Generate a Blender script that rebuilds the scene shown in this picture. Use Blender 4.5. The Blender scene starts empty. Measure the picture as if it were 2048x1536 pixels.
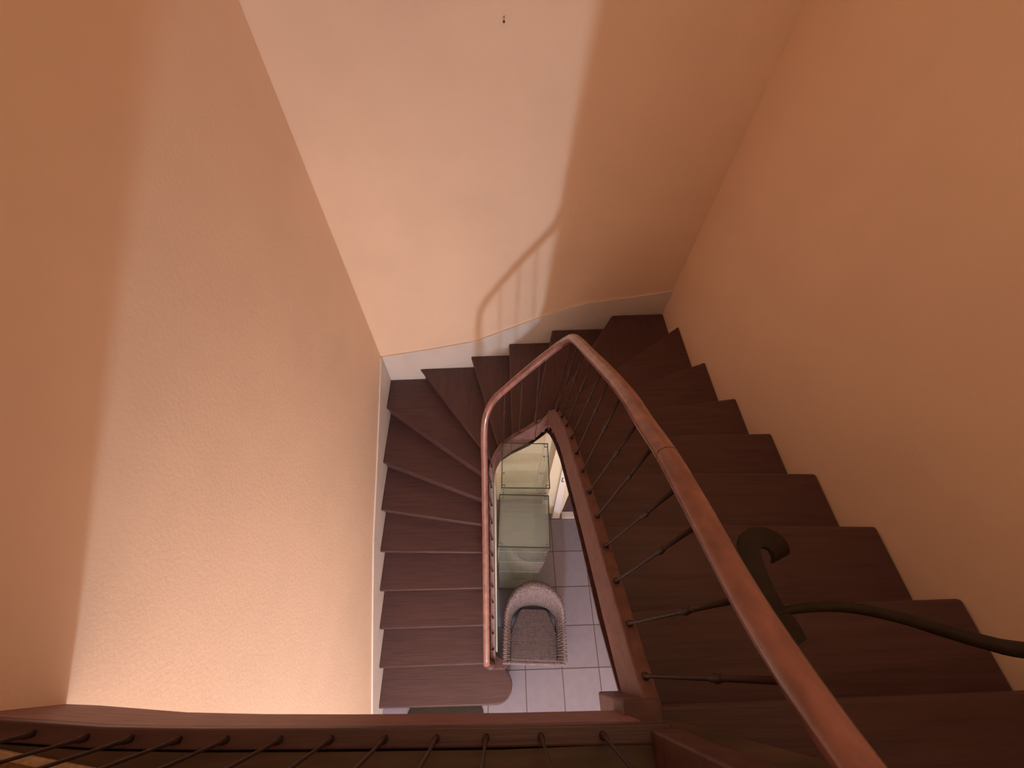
import bpy, bmesh, math, random
from mathutils import Vector, Matrix
random.seed(7)
S = bpy.context.scene
COL = S.collection
H = 0.172                                   # step rise
XL, XR = -1.111, 1.461                      # finished faces of the side walls
ZT = 6.3                                    # ceiling of the stairwell
def yb(x): return 2.418 + 0.0356 * (x - XL)  # finished face of the back wall
ZLAND = 22 * H

# ------------------------------------------------------------------ materials
def mat(name, col, rough=0.6, noise=None, bump=None, metal=0.0, spec=0.5, grain=None, coat=0.0):
    m = bpy.data.materials.new(name); m.use_nodes = True
    nt = m.node_tree; b = nt.nodes['Principled BSDF']
    b.inputs['Base Color'].default_value = (*col, 1)
    b.inputs['Roughness'].default_value = rough
    b.inputs['Metallic'].default_value = metal
    b.inputs['Specular IOR Level'].default_value = spec
    b.inputs['Coat Weight'].default_value = coat
    tc = nt.nodes.new('ShaderNodeTexCoord')
    mp = nt.nodes.new('ShaderNodeMapping'); nt.links.new(tc.outputs['Object'], mp.inputs['Vector'])
    if grain: mp.inputs['Scale'].default_value = grain
    if noise:
        scale, amt, detail = noise
        n = nt.nodes.new('ShaderNodeTexNoise'); n.inputs['Scale'].default_value = scale; n.inputs['Detail'].default_value = detail
        nt.links.new(mp.outputs['Vector'], n.inputs['Vector'])
        r = nt.nodes.new('ShaderNodeValToRGB')
        r.color_ramp.elements[0].position = 0.3; r.color_ramp.elements[1].position = 0.7
        r.color_ramp.elements[0].color = (*[c * (1 - amt) for c in col], 1)
        r.color_ramp.elements[1].color = (*[min(1, c * (1 + amt)) for c in col], 1)
        nt.links.new(n.outputs['Fac'], r.inputs['Fac']); nt.links.new(r.outputs['Color'], b.inputs['Base Color'])
    if bump:
        scale, st = bump
        n2 = nt.nodes.new('ShaderNodeTexNoise'); n2.inputs['Scale'].default_value = scale; n2.inputs['Detail'].default_value = 4
        nt.links.new(mp.outputs['Vector'], n2.inputs['Vector'])
        bp = nt.nodes.new('ShaderNodeBump'); bp.inputs['Strength'].default_value = st; bp.inputs['Distance'].default_value = 0.01
        nt.links.new(n2.outputs['Fac'], bp.inputs['Height']); nt.links.new(bp.outputs['Normal'], b.inputs['Normal'])
    return m

PLASTER = mat('ochre_plaster', (0.865, 0.662, 0.512), 0.85, (2.2, 0.035, 5), (60, 0.12), spec=0.2)
CEIL = mat('ceiling_paint', (0.74, 0.58, 0.44), 0.9)
WHITE = mat('skirting_paint', (0.72, 0.66, 0.63), 0.6, (6, 0.04, 4), (90, 0.1))
CREAM = mat('cream_paint', (0.79, 0.71, 0.57), 0.7, (4, 0.04, 4))
DOORW = mat('white_door_paint', (0.84, 0.83, 0.86), 0.45)
WX = mat('mahogany_grain_across', (0.080, 0.038, 0.040), 0.5, (5, 0.2, 7), (9, 0.12), grain=(0.7, 9, 9), spec=0.5)
WY = mat('mahogany_grain_along', (0.080, 0.038, 0.040), 0.5, (5, 0.2, 7), (9, 0.12), grain=(9, 0.7, 9), spec=0.5)
WZ = mat('mahogany_plain', (0.110, 0.050, 0.048), 0.5, (7, 0.3, 5), grain=(4, 4, 4))
STRG = mat('stringer_wood', (0.155, 0.078, 0.072), 0.5, (7, 0.25, 5), grain=(4, 4, 4))
FASC = mat('fascia_wood', (0.24, 0.115, 0.105), 0.55, (7, 0.2, 5), grain=(2, 6, 6), spec=0.3)
RAIL = mat('polished_handrail_wood', (0.25, 0.112, 0.098), 0.22, (6, 0.28, 6), grain=(5, 3, 2), coat=0.4)
IRONB = mat('dark_baluster_metal', (0.045, 0.023, 0.02), 0.55, spec=0.3)
IRON = mat('blackened_iron', (0.022, 0.014, 0.009), 0.6, (25, 0.3, 4), metal=0.0, spec=0.25)
DARK = mat('dark_recess_wood', (0.06, 0.028, 0.028), 0.5, (5, 0.3, 5), grain=(8, 8, 0.7))
LANDW = mat('landing_boards', (0.07, 0.04, 0.028), 0.6, (5, 0.3, 6), grain=(0.8, 8, 8))
MAT = mat('mat_pile', (0.035, 0.027, 0.02), 0.95, (160, 0.4, 3), (300, 0.5))
RUG = mat('rug_pile', (0.23, 0.11, 0.045), 0.95, (120, 0.25, 3), (250, 0.5))
RUGE = mat('rug_binding', (0.42, 0.30, 0.20), 0.9, (120, 0.2, 3))
CHROME = mat('brushed_metal', (0.35, 0.35, 0.36), 0.35, metal=1.0)
BLACK = mat('dark_fitting', (0.05, 0.05, 0.05), 0.4)
PLINTH = mat('grey_plinth', (0.57, 0.60, 0.58), 0.5)
NAIL = mat('rusty_nail', (0.08, 0.045, 0.03), 0.6)

def glass_mat(name, tint, haze):
    m = bpy.data.materials.new(name); m.use_nodes = True; nt = m.node_tree
    for n in list(nt.nodes): nt.nodes.remove(n)
    o = nt.nodes.new('ShaderNodeOutputMaterial'); t = nt.nodes.new('ShaderNodeBsdfTransparent')
    g = nt.nodes.new('ShaderNodeBsdfGlossy'); mx = nt.nodes.new('ShaderNodeMixShader'); f = nt.nodes.new('ShaderNodeFresnel')
    d = nt.nodes.new('ShaderNodeBsdfDiffuse'); mx2 = nt.nodes.new('ShaderNodeMixShader')
    d.inputs['Color'].default_value = (0.46, 0.52, 0.52, 1); mx2.inputs[0].default_value = haze   # grey-green haze mixed into the glass colour to brighten it
    t.inputs['Color'].default_value = (*tint, 1); g.inputs['Roughness'].default_value = 0.02; f.inputs['IOR'].default_value = 1.45
    ge = nt.nodes.new('ShaderNodeNewGeometry'); iv = nt.nodes.new('ShaderNodeMath'); iv.operation = 'SUBTRACT'; iv.inputs[0].default_value = 1
    ml = nt.nodes.new('ShaderNodeMath'); ml.operation = 'MULTIPLY'      # only the outer faces mirror; no total reflection inside a pane
    nt.links.new(ge.outputs['Backfacing'], iv.inputs[1]); nt.links.new(f.outputs[0], ml.inputs[0]); nt.links.new(iv.outputs[0], ml.inputs[1])
    nt.links.new(ml.outputs[0], mx.inputs[0]); nt.links.new(t.outputs[0], mx.inputs[1]); nt.links.new(g.outputs[0], mx.inputs[2])
    nt.links.new(mx.outputs[0], mx2.inputs[1]); nt.links.new(d.outputs[0], mx2.inputs[2])
    nt.links.new(mx2.outputs[0], o.inputs[0])
    return m
GLASS = glass_mat('hazed_pane', (0.985, 0.993, 0.985), 0.006)
SHELFG = glass_mat('hazed_shelf_glass', (0.95, 0.975, 0.96), 0.17)  # stronger haze, painted brightness for the cabinet in the armchair's shade
SHELFC = glass_mat('clear_shelf_glass', (0.985, 0.993, 0.985), 0.012)
GLASSE = mat('glass_edge', (0.46, 0.54, 0.47), 0.2)
GLASSD = mat('dark_glass_edge', (0.05, 0.07, 0.06), 0.3)

def tile_mat():
    m = bpy.data.materials.new('floor_tiles'); m.use_nodes = True; nt = m.node_tree; b = nt.nodes['Principled BSDF']
    L = nt.links.new
    tc = nt.nodes.new('ShaderNodeTexCoord'); sx = nt.nodes.new('ShaderNodeSeparateXYZ'); L(tc.outputs['Object'], sx.inputs[0])
    def math_(op, a, bb=None):
        n = nt.nodes.new('ShaderNodeMath'); n.operation = op
        for i, v in enumerate((a, bb)):
            if v is None: continue
            if isinstance(v, (int, float)): n.inputs[i].default_value = v
            else: L(v, n.inputs[i])
        return n.outputs[0]
    masks = []; cells = []
    for ax, o in (('X', 0.2289), ('Y', 1.3574)):
        u = math_('DIVIDE', math_('SUBTRACT', sx.outputs[ax], o), 0.361)
        cells.append(math_('FLOOR', u))
        fr = math_('FRACT', u); d = math_('ABSOLUTE', math_('SUBTRACT', fr, 0.5))
        masks.append(math_('GREATER_THAN', d, 0.5 - 0.0042 / 0.361 * 1.0))
    g = math_('MAXIMUM', masks[0], masks[1])
    cv = nt.nodes.new('ShaderNodeCombineXYZ'); L(cells[0], cv.inputs[0]); L(cells[1], cv.inputs[1])
    wn = nt.nodes.new('ShaderNodeTexWhiteNoise'); L(cv.outputs[0], wn.inputs['Vector'])
    ns = nt.nodes.new('ShaderNodeTexNoise'); ns.inputs['Scale'].default_value = 14; ns.inputs['Detail'].default_value = 6
    L(tc.outputs['Object'], ns.inputs['Vector'])
    v = math_('ADD', math_('MULTIPLY', wn.outputs['Value'], 0.35), math_('MULTIPLY', ns.outputs['Fac'], 0.65))
    r = nt.nodes.new('ShaderNodeValToRGB'); L(v, r.inputs[0])
    r.color_ramp.elements[0].position = 0.25; r.color_ramp.elements[0].color = (0.215, 0.197, 0.25, 1)
    r.color_ramp.elements[1].position = 0.75; r.color_ramp.elements[1].color = (0.26, 0.238, 0.30, 1)
    mx = nt.nodes.new('ShaderNodeMix'); mx.data_type = 'RGBA'
    L(g, mx.inputs[0]); L(r.outputs[0], mx.inputs[6]); mx.inputs[7].default_value = (0.075, 0.05, 0.05, 1)
    L(mx.outputs[2], b.inputs['Base Color']); b.inputs['Roughness'].default_value = 0.5
    bp = nt.nodes.new('ShaderNodeBump'); bp.inputs['Strength'].default_value = 0.4; bp.inputs['Distance'].default_value = -0.003
    L(g, bp.inputs['Height']); L(bp.outputs[0], b.inputs['Normal'])
    return m
TILE = tile_mat()

def wicker_mat(name, col, sc):
    m = mat(name, col, 0.7, (40, 0.25, 4)); nt = m.node_tree; b = nt.nodes['Principled BSDF']
    tc = nt.nodes.new('ShaderNodeTexCoord'); outs = []
    for d in ('X', 'Y', 'Z'):
        w = nt.nodes.new('ShaderNodeTexWave'); w.bands_direction = d; w.inputs['Scale'].default_value = sc; w.inputs['Distortion'].default_value = 1.0
        nt.links.new(tc.outputs['Object'], w.inputs['Vector']); outs.append(w.outputs['Fac'])
    a = nt.nodes.new('ShaderNodeMath'); a.operation = 'ADD'; nt.links.new(outs[0], a.inputs[0]); nt.links.new(outs[1], a.inputs[1])
    a2 = nt.nodes.new('ShaderNodeMath'); a2.operation = 'ADD'; nt.links.new(a.outputs[0], a2.inputs[0]); nt.links.new(outs[2], a2.inputs[1])
    bp = nt.nodes.new('ShaderNodeBump'); bp.inputs['Strength'].default_value = 0.55; bp.inputs['Distance'].default_value = 0.006
    nt.links.new(a2.outputs[0], bp.inputs['Height']); nt.links.new(bp.outputs[0], b.inputs['Normal'])
    return m
WICK = wicker_mat('pale_wicker', (0.20, 0.155, 0.165), 22)
SEATM = wicker_mat('woven_seat', (0.115, 0.082, 0.085), 34)

# ------------------------------------------------------------------ helpers
def obj(name, bm, m, parent=None, smooth=False, bevel=None, loc=None):
    bmesh.ops.recalc_face_normals(bm, faces=bm.faces[:])
    me = bpy.data.meshes.new(name); bm.to_mesh(me); bm.free()
    if smooth:
        for p in me.polygons: p.use_smooth = True
    me.materials.append(m)
    o = bpy.data.objects.new(name, me); COL.objects.link(o)
    if parent: o.parent = parent
    if loc: o.location = loc
    if bevel:
        b = o.modifiers.new('bevel', 'BEVEL'); b.width = bevel; b.segments = 3; b.limit_method = 'ANGLE'; b.angle_limit = math.radians(40)
    return o
def thing(name, label, cat, loc=(0, 0, 0), rz=0, group=None):
    o = bpy.data.objects.new(name, None); COL.objects.link(o); o.empty_display_size = 0.1
    o.location = loc; o.rotation_euler = (0, 0, rz)
    tag(o, label, cat, group); return o
def tag(o, label, cat, group=None):
    o['label'] = label; o['category'] = cat
    if group: o['group'] = group
    return o
def struct(o, label=None, cat=None):
    o['kind'] = 'structure'
    if label: o['label'] = label
    if cat: o['category'] = cat
    return o
def prism(bm, pts, z0, z1):
    n = len(pts)
    def zz(z, i): return z[i] if isinstance(z, (list, tuple)) else z
    lo = [bm.verts.new((p[0], p[1], zz(z0, i))) for i, p in enumerate(pts)]
    hi = [bm.verts.new((p[0], p[1], zz(z1, i))) for i, p in enumerate(pts)]
    bm.faces.new(lo[::-1]); bm.faces.new(hi)
    for i in range(n):
        j = (i + 1) % n; bm.faces.new((lo[i], lo[j], hi[j], hi[i]))
    return bm
def box(bm, x0, x1, y0, y1, z0, z1):
    return prism(bm, [(x0, y0), (x1, y0), (x1, y1), (x0, y1)], z0, z1)
def B(): return bmesh.new()
def tube(bm, pts, r, seg=10, caps=True, section=None, up=None):
    """sweep a round (or given 2-D) section along points; r may be a list"""
    pts = [Vector(p) for p in pts]; rings = []; n = len(pts); prev = None
    for i, p in enumerate(pts):
        t = (pts[min(i + 1, n - 1)] - pts[max(i - 1, 0)]).normalized()
        if up is not None:
            u = Vector(up); a = t.cross(u).normalized(); b = a.cross(t).normalized()
        else:
            ref = prev if prev is not None else (Vector((0, 0, 1)) if abs(t.z) < .9 else Vector((1, 0, 0)))
            b = (ref - t * ref.dot(t)).normalized(); a = t.cross(b).normalized(); prev = b
        rr = r[i] if isinstance(r, (list, tuple)) else r
        sec = section or [(math.cos(2 * math.pi * k / seg), math.sin(2 * math.pi * k / seg)) for k in range(seg)]
        rings.append([bm.verts.new(p + a * (s[0] * rr) + b * (s[1] * rr)) for s in sec])
    k = len(rings[0])
    for i in range(n - 1):
        for j in range(k):
            bm.faces.new((rings[i][j], rings[i][(j + 1) % k], rings[i + 1][(j + 1) % k], rings[i + 1][j]))
    if caps: bm.faces.new(rings[0][::-1]); bm.faces.new(rings[-1])
    return bm
def lathe(bm, prof, seg=16, c=(0, 0, 0)):
    c = Vector(c)
    rings = [[bm.verts.new(c + Vector((r * math.cos(2 * math.pi * k / seg), r * math.sin(2 * math.pi * k / seg), z))) for k in range(seg)] for r, z in prof]
    for i in range(len(rings) - 1):
        for j in range(seg): bm.faces.new((rings[i][j], rings[i][(j + 1) % seg], rings[i + 1][(j + 1) % seg], rings[i + 1][j]))
    bm.faces.new(rings[0][::-1]); bm.faces.new(rings[-1]); return bm
def catmull(pts, sub=6):
    pts = [Vector(p) for p in pts]; out = []
    for i in range(len(pts) - 1):
        p0 = pts[max(i - 1, 0)]; p1 = pts[i]; p2 = pts[i + 1]; p3 = pts[min(i + 2, len(pts) - 1)]
        for k in range(sub):
            t = k / sub
            out.append(0.5 * ((2 * p1) + (p2 - p0) * t + (2 * p0 - 5 * p1 + 4 * p2 - p3) * t * t + (3 * p1 - p0 - 3 * p2 + p3) * t ** 3))
    out.append(pts[-1]); return out

# ------------------------------------------------------------------ the shell
T = 0.12; YF = -4.2; G = 0.012
bm = B(); box(bm, XL - G - T, XR + G + T, YF - T, 2.75, -0.1, 0); struct(obj('floor', bm, TILE))
bm = B(); box(bm, XL - G - T, XL - G, YF, 2.75, 0, ZT); struct(obj('wall_left', bm, PLASTER))
bm = B(); box(bm, XR + .0005, XR + G + T, YF, 2.75, 0, ZT); struct(obj('wall_right', bm, PLASTER))
bm = B(); prism(bm, [(XL - G, yb(XL) + G), (XR + G, yb(XR) + G), (XR + G, 2.75), (XL - G, 2.75)], 0, ZT); struct(obj('wall_back', bm, PLASTER))
bm = B(); box(bm, XL - G, XR + G, YF - T, YF, 0, ZT); struct(obj('wall_front', bm, PLASTER))
bm = B(); box(bm, XL - G - T, XR + G + T, YF - T, 2.75, ZT, ZT + 0.1); struct(obj('ceiling', bm, CEIL))
# upper landing: slab, its fascia board towards the well and the boards
FR = [(XL - G, -0.062), (-1.038, -0.067), (-0.8, -0.086), (-0.6, -0.094), (-0.366, -0.100), (-0.006, -0.107), (0.292, -0.110)]
FR = [(x, y * 1.04) for x, y in FR]
LN = [(0.292, -0.110), (0.40, -0.124), (0.627, -0.180), (1.0, -0.272), (XR + G, -0.385)]
bm = B(); prism(bm, [(XL - G, -0.082), (-0.8, -0.106), (-0.366, -0.12), (0.292, -0.13), (XR + G, -0.42), (XR + G, YF), (XL - G, YF)], 3.54, ZLAND - 0.03)
struct(obj('ceiling_hall', bm, CEIL))
bm = B(); prism(bm, [(p[0], p[1] - 0.037) for p in FR[:-1]] + [(0.292, -0.147), (0.33, -0.112)] + LN[1:] + [(XR + G, YF), (XL - G, YF)], ZLAND - 0.03, ZLAND)
struct(obj('floor_landing', bm, LANDW), 'dark board floor of the upper landing', None)
bm = B(); prism(bm, FR + [(p[0], p[1] - 0.02) for p in FR[::-1]], [3.506, 3.506, 3.518, 3.528, 3.538, 3.542, 3.542, 3.542, 3.542, 3.538, 3.528, 3.518, 3.506, 3.506], ZLAND - 0.028)
struct(obj('trim_1', bm, FASC), 'red-brown fascia board along the landing edge')

# skirting bands that follow the flights
def band(name, path, z0, z1, label=None, m=None):
    bm = B(); n = len(path)
    for i in range(n - 1):
        (ax, ay, bx, by), (cx, cy, dx, dy) = path[i], path[i + 1]
        prism(bm, [(ax, ay), (cx, cy), (dx, dy), (bx, by)], [z0[i], z0[i + 1], z0[i + 1], z0[i]], [z1[i], z1[i + 1], z1[i + 1], z1[i]])
    bmesh.ops.remove_doubles(bm, verts=bm.verts[:], dist=1e-5)
    return struct(obj(name, bm, m or WHITE), label)
def nl(y): return 0.362 + 0.593 * y
ys = [-0.62, -0.33, 0.3, 0.9, 1.55, 2.41]
band('baseboard_left', [(XL, y, XL - G, y) for y in ys], [0, 0, .12, .55, .9, 1.1], [0.10, 0.17 + .2, nl(.3) + .21, nl(.9) + .20, 1.37, 1.76], 'pale skirting band climbing the left wall')
xs = [XL, -0.65, -0.22, 0.218, 0.439, 0.75, 1.1, XR]
band('baseboard_back', [(x, yb(x), x, yb(x) + G) for x in xs], [1.1, 1.25, 1.4, 1.6, 1.7, 1.8, 2.0, 2.05], [1.76, 1.845, 1.94, 2.16, 2.27, 2.39, 2.44, 2.5], 'pale skirting band climbing the back wall')
# alcove under the stairs
bm = B(); prism(bm, [(-0.10, 0.06), (-0.04, 0.06), (-0.04, 1.38), (-0.04, 1.6), (-0.10, 1.6), (-.10, 1.38)], 0, [nl(.05) - .22, nl(.05) - .22, 1.12, 1.2, 1.2, 1.12])
struct(obj('wall_alcove_left', bm, CREAM), 'cream panel wall closing the lower flight')
bm = B(); prism(bm, [(-.10, 1.602), (.465, 1.602), (0.465, 1.42), (0.72, 1.42), (0.72, 1.66), (-.10, 1.66)], 0, [1.22, 1.85, 1.88, 2.08, 2.08, 1.22])
struct(obj('wall_alcove_back', bm, CREAM), 'cream wall under the back flight behind the glass cabinets')
lbd = thing('leaning_board', 'narrow white board leaning upright beside the dark doorway under the stairs', 'board', (.65, 1.375, 0))
bm = B(); q = [(-.040, .0), (.030, .0), (.045, .012), (-.025, 1.02), (-.037, 1.40), (-.05, 1.86), (-.118, 1.86)]
lo = [bm.verts.new((x, .0 - .012, z)) for x, z in q]; hi = [bm.verts.new((x, .012, z)) for x, z in q]
bm.faces.new(lo); bm.faces.new(hi[::-1])
for i in range(7): bm.faces.new((lo[i], lo[(i + 1) % 7], hi[(i + 1) % 7], hi[i]))
obj('panel', bm, DOORW, lbd, bevel=.003)
for zz, sg in ((1.26, 1), (1.47, -1)):
    bm = B(); box(bm, -.079, -.071, -.016, -.011, zz - .05, zz + .05); box(bm, -.071, -.052, -.016, -.011, zz - .05 * sg - .006, zz - .05 * sg + .006); obj('hook', bm, BLACK, lbd)
bm = B(); box(bm, 0.72, XR + G, 1.435, 1.475, 0.0, 2.05)
struct(obj('door_2', bm, DARK, bevel=.003), 'dark wooden door under the right flight')
bm = B(); box(bm, 0.722, XR, 1.357, 1.434, 0.0, 0.03)
struct(obj('trim_2', bm, WHITE, bevel=.004), 'pale threshold strip before the dark door')

# ------------------------------------------------------------------ the staircase
st = thing('winding_staircase', 'dark red-brown wooden winding staircase climbing three sides of the stairwell', 'staircase')
WI = 0.07
nose = {1: ((0.0, -0.335), (XL, -0.335)), 2: ((-.085, -.03), (XL, -.035)), 3: ((-.085, .262), (XL, .258)), 4: ((-.085, .548), (XL, .549)),
        5: ((-.085, .820), (XL, .853)), 6: ((-.085, 1.014), (XL, 1.185)), 7: ((-.085, 1.172), (XL, 1.585)), 8: ((-.085, 1.325), (XL, 2.09)),
        9: ((-.085, 1.448), (-0.785, 0)), 10: ((-.01, 1.470), (-.268, 0)), 11: ((.10, 1.470), (.099, 0)), 12: ((.25, 1.470), (.490, 0)),
        13: ((.345, 1.470), (1.005, 0)), 14: ((.355, 1.415), (XR, 2.205)), 15: ((.355, 1.302), (XR, 1.712)), 16: ((.355, 1.157), (XR, 1.302)),
        17: ((.355, .968), (XR, .972)), 18: ((.355, .703), (XR, .676)), 19: ((.355, .424), (XR, .392)), 20: ((.355, .116), (XR, .123)),
        21: ((.355, -.100), (XR, -.100)), 22: ((.345, -.117), (XR, -.385))}
for n in (9, 10, 11, 12, 13): nose[n] = (nose[n][0], (nose[n][1][0], yb(nose[n][1][0])))
IP = [Vector(nose[n][0]) for n in range(1, 23)]
def outer_corners(n):
    if n == 8: return [(XL, yb(XL))]
    if n == 13: return [(XR, yb(XR))]
    return []
def lerp(a, b, t): return (a[0] + (b[0] - a[0]) * t, a[1] + (b[1] - a[1]) * t)
def back_line(n, d):
    """nosing line n moved uphill by d, ends kept on the inner string and the wall"""
    (ix, iy), (ox, oy) = nose[n]
    if n == 21: return (ix, iy - d), (ox, oy - d)
    if n >= 22: a, b = (ix, iy), (ox, oy); return (ix, iy - .006), (ox, oy - d)
    (jx, jy), (px, py) = nose[n + 1]
    li = math.hypot(jx - ix, jy - iy); i2 = lerp((ix, iy), (jx, jy), min(d, .4 * li) / li)
    cs = outer_corners(n); tgt = cs[0] if cs else (px, py)
    lo = math.hypot(tgt[0] - ox, tgt[1] - oy); o2 = lerp((ox, oy), tgt, min(d, .6 * lo) / lo)
    return i2, o2
for n in range(1, 22):
    i0, o0 = nose[n]; i1, o1 = back_line(n + 1, 0.045)
    if n == 1:
        cx, cy, r = -0.055, -0.195, 0.145
        arc = [(cx + r * 1.04 * math.cos(a), cy + r * math.sin(a)) for a in [math.radians(-90 + 15 * k) for k in range(0, 10)]]
        pts = [(XL, -.335)] + [(cx - .12, -.340)] + arc + [(0.03, -0.055), (-.02, -.05), (-.05, 0.0), (XL, 0.012)]
    else:
        pts = [i0, o0] + outer_corners(n) + ([o1, i1] if n < 21 else [(XR, -.42), (.36, -.14)])
    bm = B(); prism(bm, pts, n * H - 0.034, n * H)
    wood = WY if 9 <= n <= 13 else WX
    obj('tread', bm, wood, st, bevel=0.012)
    a0, b0 = back_line(n, 0.028); a1, b1 = back_line(n, 0.046)
    bm = B()
    if n == 1:
        cx, cy, r = -0.055, -0.195, 0.12
        arc = [(cx + r * 1.04 * math.cos(a), cy + r * math.sin(a)) for a in [math.radians(-90 + 15 * k) for k in range(0, 10)]]
        pts = [(XL, -.305), (cx - .1, -.313)] + arc + [(0.03, -.08), (-.05, -.1), (XL, -.1)]
        prism(bm, pts, 0, H - .034)
    else:
        prism(bm, [a0, b0, b1, a1], (n - 1) * H + .0005, n * H - 0.034)
    obj('riser', bm, WZ if n > 1 else WX, st)
a0, b0 = (.36, -.135), (XR, -.41); bm = B(); prism(bm, [a0, b0, (XR, -.43), (.36, -.155)], 21 * H, ZLAND - .03); obj('riser', bm, WZ, st)

# strings (closed, with a moulded top)
def string(path, zt, zb, w, m, name='stringer'):
    bm = B(); n = len(path); P = [Vector((p[0], p[1])) for p in path]; L = []; R = []
    for i in range(n):
        t = (P[min(i + 1, n - 1)] - P[max(i - 1, 0)]).normalized(); nn = Vector((t.y, -t.x)); L.append(P[i]); R.append(P[i] - nn * w)
    V = [[bm.verts.new((L[i].x, L[i].y, zb[i])), bm.verts.new((L[i].x, L[i].y, zt[i])), bm.verts.new((R[i].x, R[i].y, zt[i])), bm.verts.new((R[i].x, R[i].y, zb[i]))] for i in range(n)]
    for i in range(n - 1):
        for k in range(4): bm.faces.new((V[i][k], V[i][(k + 1) % 4], V[i + 1][(k + 1) % 4], V[i + 1][k]))
    bm.faces.new(V[0]); bm.faces.new(V[-1][::-1])
    return obj(name, bm, m, st, bevel=0.006)
# inner face path (well side): up the left, round the corner, along the back, round, up the right
lp = [(-.055, -.02, .35), (-.055, .26, .516), (-.055, .55, .688), (-.055, .82, .86), (-.055, 1.014, 1.032), (-.055, 1.172, 1.204), (-.055, 1.30, 1.35)]
arc1 = [(-.055 + .10 * (1 - math.cos(a)), 1.35 + .10 * math.sin(a)) for a in [math.radians(15 * k) for k in range(7)]]
cp = [(x, y, 1.40 + (1.78 - 1.40) * k / 6) for k, (x, y) in enumerate(arc1)]
bp_ = [(.10, 1.45, 1.87), (.20, 1.45, 1.99), (.28, 1.45, 2.10)]
arc2 = [(.28 + .055 * math.sin(a), 1.45 - .055 * (1 - math.cos(a))) for a in [math.radians(18 * k) for k in range(1, 6)]]
cp2 = [(x, y, 2.12 + (2.40 - 2.12) * k / 4) for k, (x, y) in enumerate(arc2)]
rp = [(.335, 1.302, 2.56), (.335, 1.157, 2.73), (.335, .968, 2.915), (.335, .703, 3.09), (.335, .424, 3.265), (.335, .116, 3.44), (.335, -.09, 3.56)]
def mk(a, up, dn):
    dn = dn if isinstance(dn, list) else [dn] * len(a)
    return string([p[:2] for p in a], [p[2] + up for p in a], [max(0.0, p[2] - d) for p, d in zip(a, dn)], 0.042, STRG)
mk(lp, .065, .19); mk([lp[-1]] + cp + bp_[:1], .065, .18); mk(bp_, .065, .175); mk([bp_[-1]] + cp2 + rp[:1], .07, .16); mk(rp, .085, .13)
allp = lp + cp + bp_ + cp2 + rp
# soffit boards closing the flights from below
def soffit(idx):
    bm = B()
    for n in idx:
        (ax, ay), (bx, by) = nose[n]; (cx, cy), (dx, dy) = nose[n + 1]; cs = outer_corners(n)
        z0 = n * H - .30; z1 = z0 + H
        pts = [(ax, ay), (bx, by)] + cs + [(dx, dy), (cx, cy)]; zz = [z0, z0] + [(z0 + z1) / 2] * len(cs) + [z1, z1]
        prism(bm, pts, zz, [z + .012 for z in zz])
    return bm
obj('soffit', soffit(range(3, 21)), WZ, st)

# newel at the foot, with square base and turned cap
def newel(x, y, z0, h, cap=True):
    bm = B(); w = .034
    box(bm, x - w, x + w, y - w, y + w, z0, z0 + .28)
    lathe(bm, [(.026, z0 + .28), (.033, z0 + .30), (.022, z0 + .33), (.027, z0 + .5), (.021, z0 + h - .16), (.032, z0 + h - .13), (.03, z0 + h - .02), (.012, z0 + h)], 16, (x, y, 0))
    return bm
obj('newel_post', newel(-.092, -.035, H, .84), WZ, st, bevel=.003)
bm = B(); prism(bm, [(-.17, -.045), (-.13, -.075), (.03, -.075), (.062, -.04), (.035, 0.0), (-.02, .02), (-.05, .04), (-.17, .03)], H, H + .03); obj('newel_foot', bm, WZ, st, bevel=.008)
bm = B(); box(bm, .283, .375, -.19, -.085, 3.36, 3.66); obj('newel_post', bm, WZ, st, bevel=.006)

# balusters: slim metal rods with a ball collar and a small foot
def baluster(x, y, z0, x1, y1, z1, parent, k=.85):
    bm = B(); v0 = Vector((x, y, z0)); v1 = Vector((x1, y1, z1)); L = (v1 - v0).length
    ts = [0, .02, .03, .06, .075, .3, .55, 1.0]; rs = [.011, .011, .007, .0065, .005, .0052, .0055, .0062]
    tube(bm, [v0.lerp(v1, t) for t in ts], [q * k for q in rs], 8)
    o = obj('baluster', bm, IRONB, parent, smooth=True)
    bm = B(); c = [.60, .615, .63, .645, .66, .675, .69]; cr = [.006, .008, .0075, .0105, .0075, .008, .006]
    tube(bm, [v0.lerp(v1, t) for t in c], [q * k for q in cr], 10); obj('collar', bm, IRONB, o, smooth=True)
    return o
# handrail centre line
rl = [(-.115, -.03, 1.13), (-.115, .26, 1.30), (-.115, .55, 1.48), (-.115, .82, 1.66), (-.115, 1.02, 1.83), (-.113, 1.2, 2.02), (-.112, 1.34, 2.19), (-.095, 1.435, 2.33), (-.04, 1.49, 2.45),
      (.06, 1.505, 2.60), (.18, 1.515, 2.77), (.30, 1.53, 2.92), (.365, 1.515, 3.03), (.385, 1.46, 3.13), (.385, 1.37, 3.25), (.385, 1.255, 3.36), (.385, 1.052, 3.522), (.385, .842, 3.691), (.385, .643, 3.839),
      (.385, .51, 3.918), (.385, .38, 4.0), (.385, .24, 4.07), (.385, .071, 4.15), (.385, -.055, 4.231), (.385, -.13, 4.29)]
RC = catmull(rl, 5)
SEC = [(-.024, -.010), (-.0245, .004), (-.021, .014), (-.012, .021), (0, .0235), (.012, .021), (.021, .014), (.0245, .004), (.024, -.010), (.016, -.022), (-.016, -.022)]
bm = B(); tube(bm, RC, 1.0, section=SEC, up=(0, 0, 1)); obj('handrail', bm, RAIL, st, smooth=True)
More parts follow.
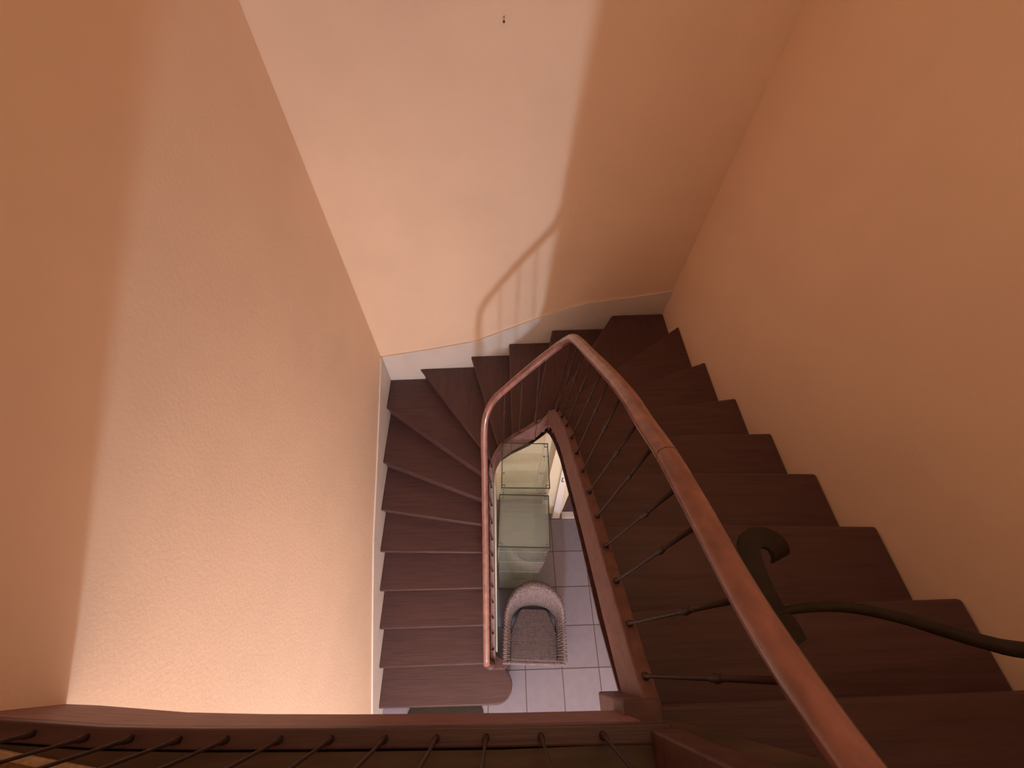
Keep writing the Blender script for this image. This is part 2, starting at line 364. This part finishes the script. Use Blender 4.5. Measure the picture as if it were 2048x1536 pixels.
# joint rings where the rail's lengths meet
for q in (0.47, 0.84):
    i = int(q * (len(RC) - 1)); t = (RC[i + 1] - RC[i]).normalized() * .0015
    bm = B(); tube(bm, [RC[i] - t, RC[i] + t], 1.012, section=SEC, up=(0, 0, 1)); obj('rail_joint', bm, WZ, st)
# one baluster every 12 cm of travel along the strings
cum = [0.0]
for i in range(1, len(allp)): cum.append(cum[-1] + math.hypot(allp[i][0] - allp[i - 1][0], allp[i][1] - allp[i - 1][1]))
s = .10
rcum = [0.0]
for i in range(1, len(RC)): rcum.append(rcum[-1] + math.hypot(RC[i].x - RC[i - 1].x, RC[i].y - RC[i - 1].y))
while s < cum[-1] - .03:
    i = max(k for k in range(len(cum)) if cum[k] <= s); i = min(i, len(allp) - 2)
    f = (s - cum[i]) / (cum[i + 1] - cum[i] + 1e-9); a = Vector(allp[i]); b = Vector(allp[i + 1]); p = a.lerp(b, f)
    t = (b - a); t.z = 0; t.normalize(); nn = Vector((-t.y, t.x, 0)); p0 = p + nn * .021
    up = .085 if p.x > .33 and p.y < 1.31 else .065
    # matching point of the rail, straight above in plan
    r = min(RC, key=lambda r: (r.x - p0.x) ** 2 + (r.y - p0.y) ** 2)
    baluster(p0.x, p0.y, p.z + up - .004, r.x, r.y, r.z - .02, st)
    s += .118
# ------------------------------------------------------------------ landing balustrade
lb = thing('landing_balustrade', 'dark balustrade with slim metal balusters along the landing edge at the bottom of the picture', 'balustrade', (0, 0, 0))
FRC = [(x, y) for x, y in FR]
def fy(x):
    for (a, b), (c, d) in zip(FR, FR[1:]):
        if a <= x <= c: return b + (d - b) * (x - a) / (c - a)
    return FR[-1][1]
bm = B(); prism(bm, [(XL, -.066)] + FR[1:-1] + [(.345, -.1165), (.345, -.1495)] + [(p[0], p[1] - .033) for p in FR[1:-1][::-1]] + [(XL, -.099)], ZLAND - .028, ZLAND + .006)
obj('curb_rail', bm, WX, lb, bevel=.004)
for x in (-.926, -.819, -.732, -.638, -.545, -.44, -.34, -.234, -.132, -.033, .077, .201):
    baluster(x, fy(x) - .017, ZLAND + .004, x, fy(x) - .075, 4.585, lb, .62)
bm = B(); box(bm, .30, .36, -.185, -.125, ZLAND, 4.58); 
obj('newel_post', bm, WZ, lb, bevel=.004)
tr = catmull([(.385, -.14, 4.30), (.388, -.19, 4.37), (.37, -.24, 4.47), (.31, -.25, 4.56), (.2, -.215, 4.60), (0, -.19, 4.605), (-.4, -.175, 4.605), (-.8, -.16, 4.605), (XL - G + .001, -.145, 4.605)], 5)
bm = B(); tube(bm, tr, 1.0, section=SEC, up=(0, 0, 1)); obj('handrail', bm, RAIL, lb, smooth=True)

# rug on the landing, its near corner just inside the frame
bm = B(); prism(bm, [(-1.06, -.115), (-.965, -.130), (-.775, -.162), (-.70, -.30), (-.76, -.75), (-1.06, -.72)], ZLAND, ZLAND + .010)
rg = tag(obj('landing_rug', bm, RUG, bevel=.003), 'brown rug with a pale edge on the landing boards behind the balusters, far left', 'rug')
bm = B(); prism(bm, [(-1.062, -.106), (-.965, -.119), (-.765, -.152), (-.777, -.165), (-.965, -.133), (-1.06, -.118)], ZLAND + .002, ZLAND + .013)
e = obj('rug_binding', bm, RUGE, rg, bevel=.003); e['label'] = 'pale binding strip'

# ------------------------------------------------------------------ iron bracket on the right wall
br = thing('iron_bracket', 'dark curved iron arm with hooked scroll end reaching out over the upper steps', 'bracket', (XR, 0.0, 4.0))
def loc(p): return (p[0] - XR, p[1], p[2] - 4.0)
hk = [(.530, .010), (.521, .030), (.510, .055), (.501, .080), (.496, .106), (.494, .134), (.4945, .158), (.499, .178), (.513, .190), (.533, .191), (.552, .184), (.565, .170), (.571, .157)]
hz = [4.0] * 9 + [3.998, 3.992, 3.982, 3.965]; hw = [.016, .020, .0235, .025, .0255, .0255, .025, .024, .023, .024, .0265, .028, .026]
def ribbon(pts, zs, ws, th):
    bm = B(); P = [Vector((x, y, 0)) for x, y in pts]; n = len(P); V = []
    for i in range(n):
        t = (P[min(i + 1, n - 1)] - P[max(i - 1, 0)]).normalized(); nn = Vector((t.y, -t.x, 0)); w = ws[i]
        inner = w if i < 7 else w * .75
        L, R = P[i] - nn * w, P[i] + nn * inner
        V.append([bm.verts.new(loc((q.x, q.y, zs[i] + dz))) for q, dz in ((L, th), (R, th), (R, -th), (L, -th))])
    for i in range(n - 1):
        for k in range(4): bm.faces.new((V[i][k], V[i][(k + 1) % 4], V[i + 1][(k + 1) % 4], V[i + 1][k]))
    bm.faces.new(V[0]); bm.faces.new(V[-1][::-1]); return bm
cm = catmull([(x + .008, y, z) for (x, y), z in zip(hk, hz)], 4); cw = [v.x for v in catmull([(w, 0, 0) for w in hw], 4)]
o = obj('scroll_hook', ribbon([(v.x, v.y) for v in cm], [v.z for v in cm], cw, .006), IRON, br, bevel=.002)
am = [(.507, .050, 4.0), (.525, .060, 4.0), (.561, .065, 4.0), (.619, .067, 4.0), (.674, .061, 4.005), (.741, .044, 4.01), (.800, .023, 4.015), (.855, .003, 4.025), (.91, -.011, 4.035), (1.1, -.035, 4.06), (1.3, -.04, 4.07), (XR - .004, -.04, 4.07)]
ac = catmull([loc(p) for p in am], 4); n = len(ac)
bm = B(); tube(bm, ac, [.006 + .010 * (i / n) ** .9 for i in range(n)], 12); obj('arm', bm, IRON, br, smooth=True)
bm = B(); box(bm, XR - .012, XR + G - .001, -.075, -.005, 3.99, 4.15); o = obj('wall_plate', bm, IRON, br, bevel=.003)
for v in o.data.vertices: v.co -= Vector((XR, 0, 4.0))

# ------------------------------------------------------------------ glass display towers
def cabinet(x, y, rz, label, SG):
    t = thing('display_cabinet', label, 'cabinet', (x, y, 0.0), rz, 'twin glass display cabinets in the stairwell')
    w, d, h = .181, .184, 1.93
    bm = B(); box(bm, -w, w, -d, d, .012, .09); obj('plinth', bm, PLINTH, t, bevel=.004)
    for sx in (-1, 1):
        for sy in (-1, 1):
            bm = B(); box(bm, sx * (w - .03) - .015, sx * (w - .03) + .015, sy * (d - .03) - .015, sy * (d - .03) + .015, 0, .012); obj('foot', bm, BLACK, t)
    g = .004
    for sx in (-1, 1):
        bm = B(); box(bm, sx * (w - g / 2) - g / 2, sx * (w - g / 2) + g / 2, -d + g, d - g, .091, h - g); obj('side_pane', bm, GLASS, t)
    bm = B(); box(bm, -w, w, d - g, d, .091, h - g); obj('back_pane', bm, GLASS, t)
    bm = B(); box(bm, -w, w, -d, -d + g, .091, h - g); dr = obj('glass_door', bm, GLASS, t)
    for z in (.25, 1.72):
        bm = B(); box(bm, w - .035, w - .004, -d - .004, -d + .008, z, z + .03); obj('hinge', bm, CHROME, dr)
    bm = B(); box(bm, -w, w, -d, d, h - g, h); tp = obj('top_panel', bm, SG, t)
    bm = B(); e = .006
    for a in ((-w - .0005, -w + e, -d, d), (w - e, w + .0005, -d, d), (-w, w, -d - .0005, -d + e), (-w, w, d - e, d + .0005)): box(bm, a[0], a[1], a[2], a[3], h - g - .0005, h + .0008)
    obj('edge', bm, GLASSD, tp)
    for sx in (-1, 1):
        for sy in (-1, 1):
            bm = B(); cx, cy = sx * (w - .014), sy * (d - .014)
            for k in range(1): 
                box(bm, sx * (w - .028) - .0015, sx * (w - .028) + .0015, min(cy + sy * .012, cy - sy * .014), max(cy + sy * .012, cy - sy * .014), h - .012, h - g)
                box(bm, min(cx + sx * .012, cx - sx * .014), max(cx + sx * .012, cx - sx * .014), sy * (d - .028) - .0015, sy * (d - .028) + .0015, h - .012, h - g)
            obj('corner_clip', bm, BLACK, tp)
    for z in (1.75, 1.376, .944, .50):
        bm = B(); box(bm, -w + .006, w - .006, -d + .012, d - .008, z, z + .005); sh = obj('glass_shelf', bm, SG, t)
        bm = B(); box(bm, -w + .006, w - .006, -d + .0085, -d + .0118, z - .0005, z + .0055); obj('shelf_edge', bm, GLASSE, sh)
        for sx in (-1, 1):
            for sy in (-1, 1):
                bm = B(); lathe(bm, [(.006, -.010), (.006, -.001)], 8, (sx * (w - .016), sy * (d - .03), z)); obj('shelf_peg', bm, CHROME, sh)
    return t
cabinet(.168, .814, -.045, 'glass display cabinet standing directly behind the wicker armchair, nearer of the two', SHELFG)
cabinet(.196, 1.230, -.03, 'glass display cabinet farthest from the wicker armchair, partly under the back flight', SHELFC)

# ------------------------------------------------------------------ wicker tub armchair
ch = thing('wicker_armchair', 'pale pinkish wicker tub armchair on the tiled floor at the bottom of the stairwell', 'chair', (.305, .285, 0), -.05)
def outline(u, a, bk, fr, yc):
    """U shape: u in 0..1 from the left front round the back to the right front"""
    Ls = yc - fr; La = math.pi * (a + bk) / 2; Tt = 2 * Ls + La; d = u * Tt
    if d < Ls: return (-a, fr + d)
    if d > Ls + La: return (a, yc - (d - Ls - La))
    th = math.pi * (d - Ls) / La; return (-a * math.cos(th), yc + bk * math.sin(th))
bm = B(); N = 220; rings = []
for i in range(N + 1):
    u = i / N; b = math.sin(math.pi * u) ** 2.2; b = max(0.0, min(1.0, (b - .25) / .7))
    b = b * b * (3 - 2 * b)
    ox, oy = outline(u, .285, .30, -.31, .02); rimz = .60 + .14 * b
    ix, iy = outline(u, .205, .115, -.30, .02)
    rib = .004 * math.sin(u * N * math.pi * .5)
    def mixp(t): return (ox + (ix - ox) * t, oy + (iy - oy) * t)
    k = 1 + rib / .3
    prof = []
    for t, z in ((.10, .06), (.02, rimz - .16), (.0, rimz - .05), (.10, rimz - .008), (.28, rimz), (.48, rimz - .022), (.60, rimz - .07), (.78, (rimz + .33) / 2), (1.0, .345), (.92, .335), (.45, .335)):
        x, y = mixp(t); prof.append(bm.verts.new((x * k, y * k, z + (rib if t > .1 and z > .5 else 0))))
    rings.append(prof)
m_ = len(rings[0])
for i in range(N):
    for j in range(m_):
        bm.faces.new((rings[i][j], rings[i][(j + 1) % m_], rings[i + 1][(j + 1) % m_], rings[i + 1][j]))
bm.faces.new(rings[0][::-1]); bm.faces.new(rings[-1])
obj('backrest_and_arms', bm, WICK, ch, smooth=True)
bm = B(); half = [(.214, -.30), (.214, -.10), (.196, -.03), (.168, .03), (.142, .085), (.115, .115)]
pts = half + [(-x, y) for x, y in half[::-1]]
prism(bm, pts, .345, .405)
seat = obj('seat', bm, SEATM, ch, bevel=.014)
bm = B(); prism(bm, [(-.285, -.335), (.285, -.335), (.285, -.305), (-.285, -.305)], .30, .395); obj('front_apron', bm, WICK, ch, bevel=.012)
for sx in (-1, 1):
    for sy, yy in ((-1, -.27), (1, .17)):
        bm = B(); lathe(bm, [(.013, 0), (.016, .05), (.019, .36)], 12, (sx * (.235 if sy < 0 else .17), yy, 0)); obj('leg', bm, WICK, ch, smooth=True)

# ------------------------------------------------------------------ doormat, nail
bm = B(); x0, x1, y0, y1, r = -.875, -.175, -.80, -.335, .07
pts = []
for cx, cy, a0 in ((x1 - r, y1 - r, 0), (x0 + r, y1 - r, 90), (x0 + r, y0 + r, 180), (x1 - r, y0 + r, 270)):
    pts += [(cx + r * math.cos(math.radians(a0 + 15 * k)), cy + r * math.sin(math.radians(a0 + 15 * k))) for k in range(7)]
prism(bm, pts, 0, .014); tag(obj('doormat', bm, MAT, bevel=.004), 'dark doormat with rounded corners at the foot of the stairs', 'mat')
bm = B(); tube(bm, [(.041, yb(.041) + .006, 4.232), (.041, yb(.041) - .012, 4.235)], .0025, 8); tube(bm, [(.041, yb(.041) - .012, 4.235), (.041, yb(.041) - .014, 4.2355)], .006, 10)
tag(obj('wall_nail', bm, NAIL), 'small dark nail high in the ochre back wall', 'nail')

# ------------------------------------------------------------------ light: the hall lamp below the landing, and an added fill
def point(name, loc, watts, col, r):
    l = bpy.data.lights.new(name, 'POINT'); l.energy = watts; l.color = col; l.shadow_soft_size = r
    o = bpy.data.objects.new(name, l); COL.objects.link(o); o.location = loc; return o
point('hall_lamp', (.12, -2.70, 2.33), 196, (.86, 1.0, 1.14), .11)
point('upstairs_fill', (.3, .5, 6.0), 26, (1.0, .72, .46), .5)  # added unseen warm fill above the well, lifts shaded walls and treads
S.cycles.diffuse_bounces = 8; S.cycles.transparent_max_bounces = 40; S.cycles.max_bounces = 16
w = bpy.data.worlds.new('world'); S.world = w; w.use_nodes = True
w.node_tree.nodes['Background'].inputs[0].default_value = (.02, .015, .01, 1)

# ------------------------------------------------------------------ camera
cam = bpy.data.cameras.new('camera'); co = bpy.data.objects.new('camera', cam); COL.objects.link(co)
cam.sensor_fit = 'HORIZONTAL'; cam.sensor_width = 36.0; cam.lens = 816.59 / 2048 * 36; cam.clip_start = .01
r_ = Vector((0.99943, -0.026743, 0.020648)); f_ = Vector((0.032076, 0.559047, -0.828515)); u_ = Vector((0.010614, 0.828704, 0.559586))
co.matrix_world = Matrix(((r_.x, u_.x, -f_.x, 0), (r_.y, u_.y, -f_.y, 0), (r_.z, u_.z, -f_.z, 4.86275), (0, 0, 0, 1)))
S.camera = co
S.view_settings.view_transform = 'Standard'; S.view_settings.look = 'None'; S.view_settings.gamma = 1
S.view_settings.use_curve_mapping = False; S.view_settings.exposure = 0.0
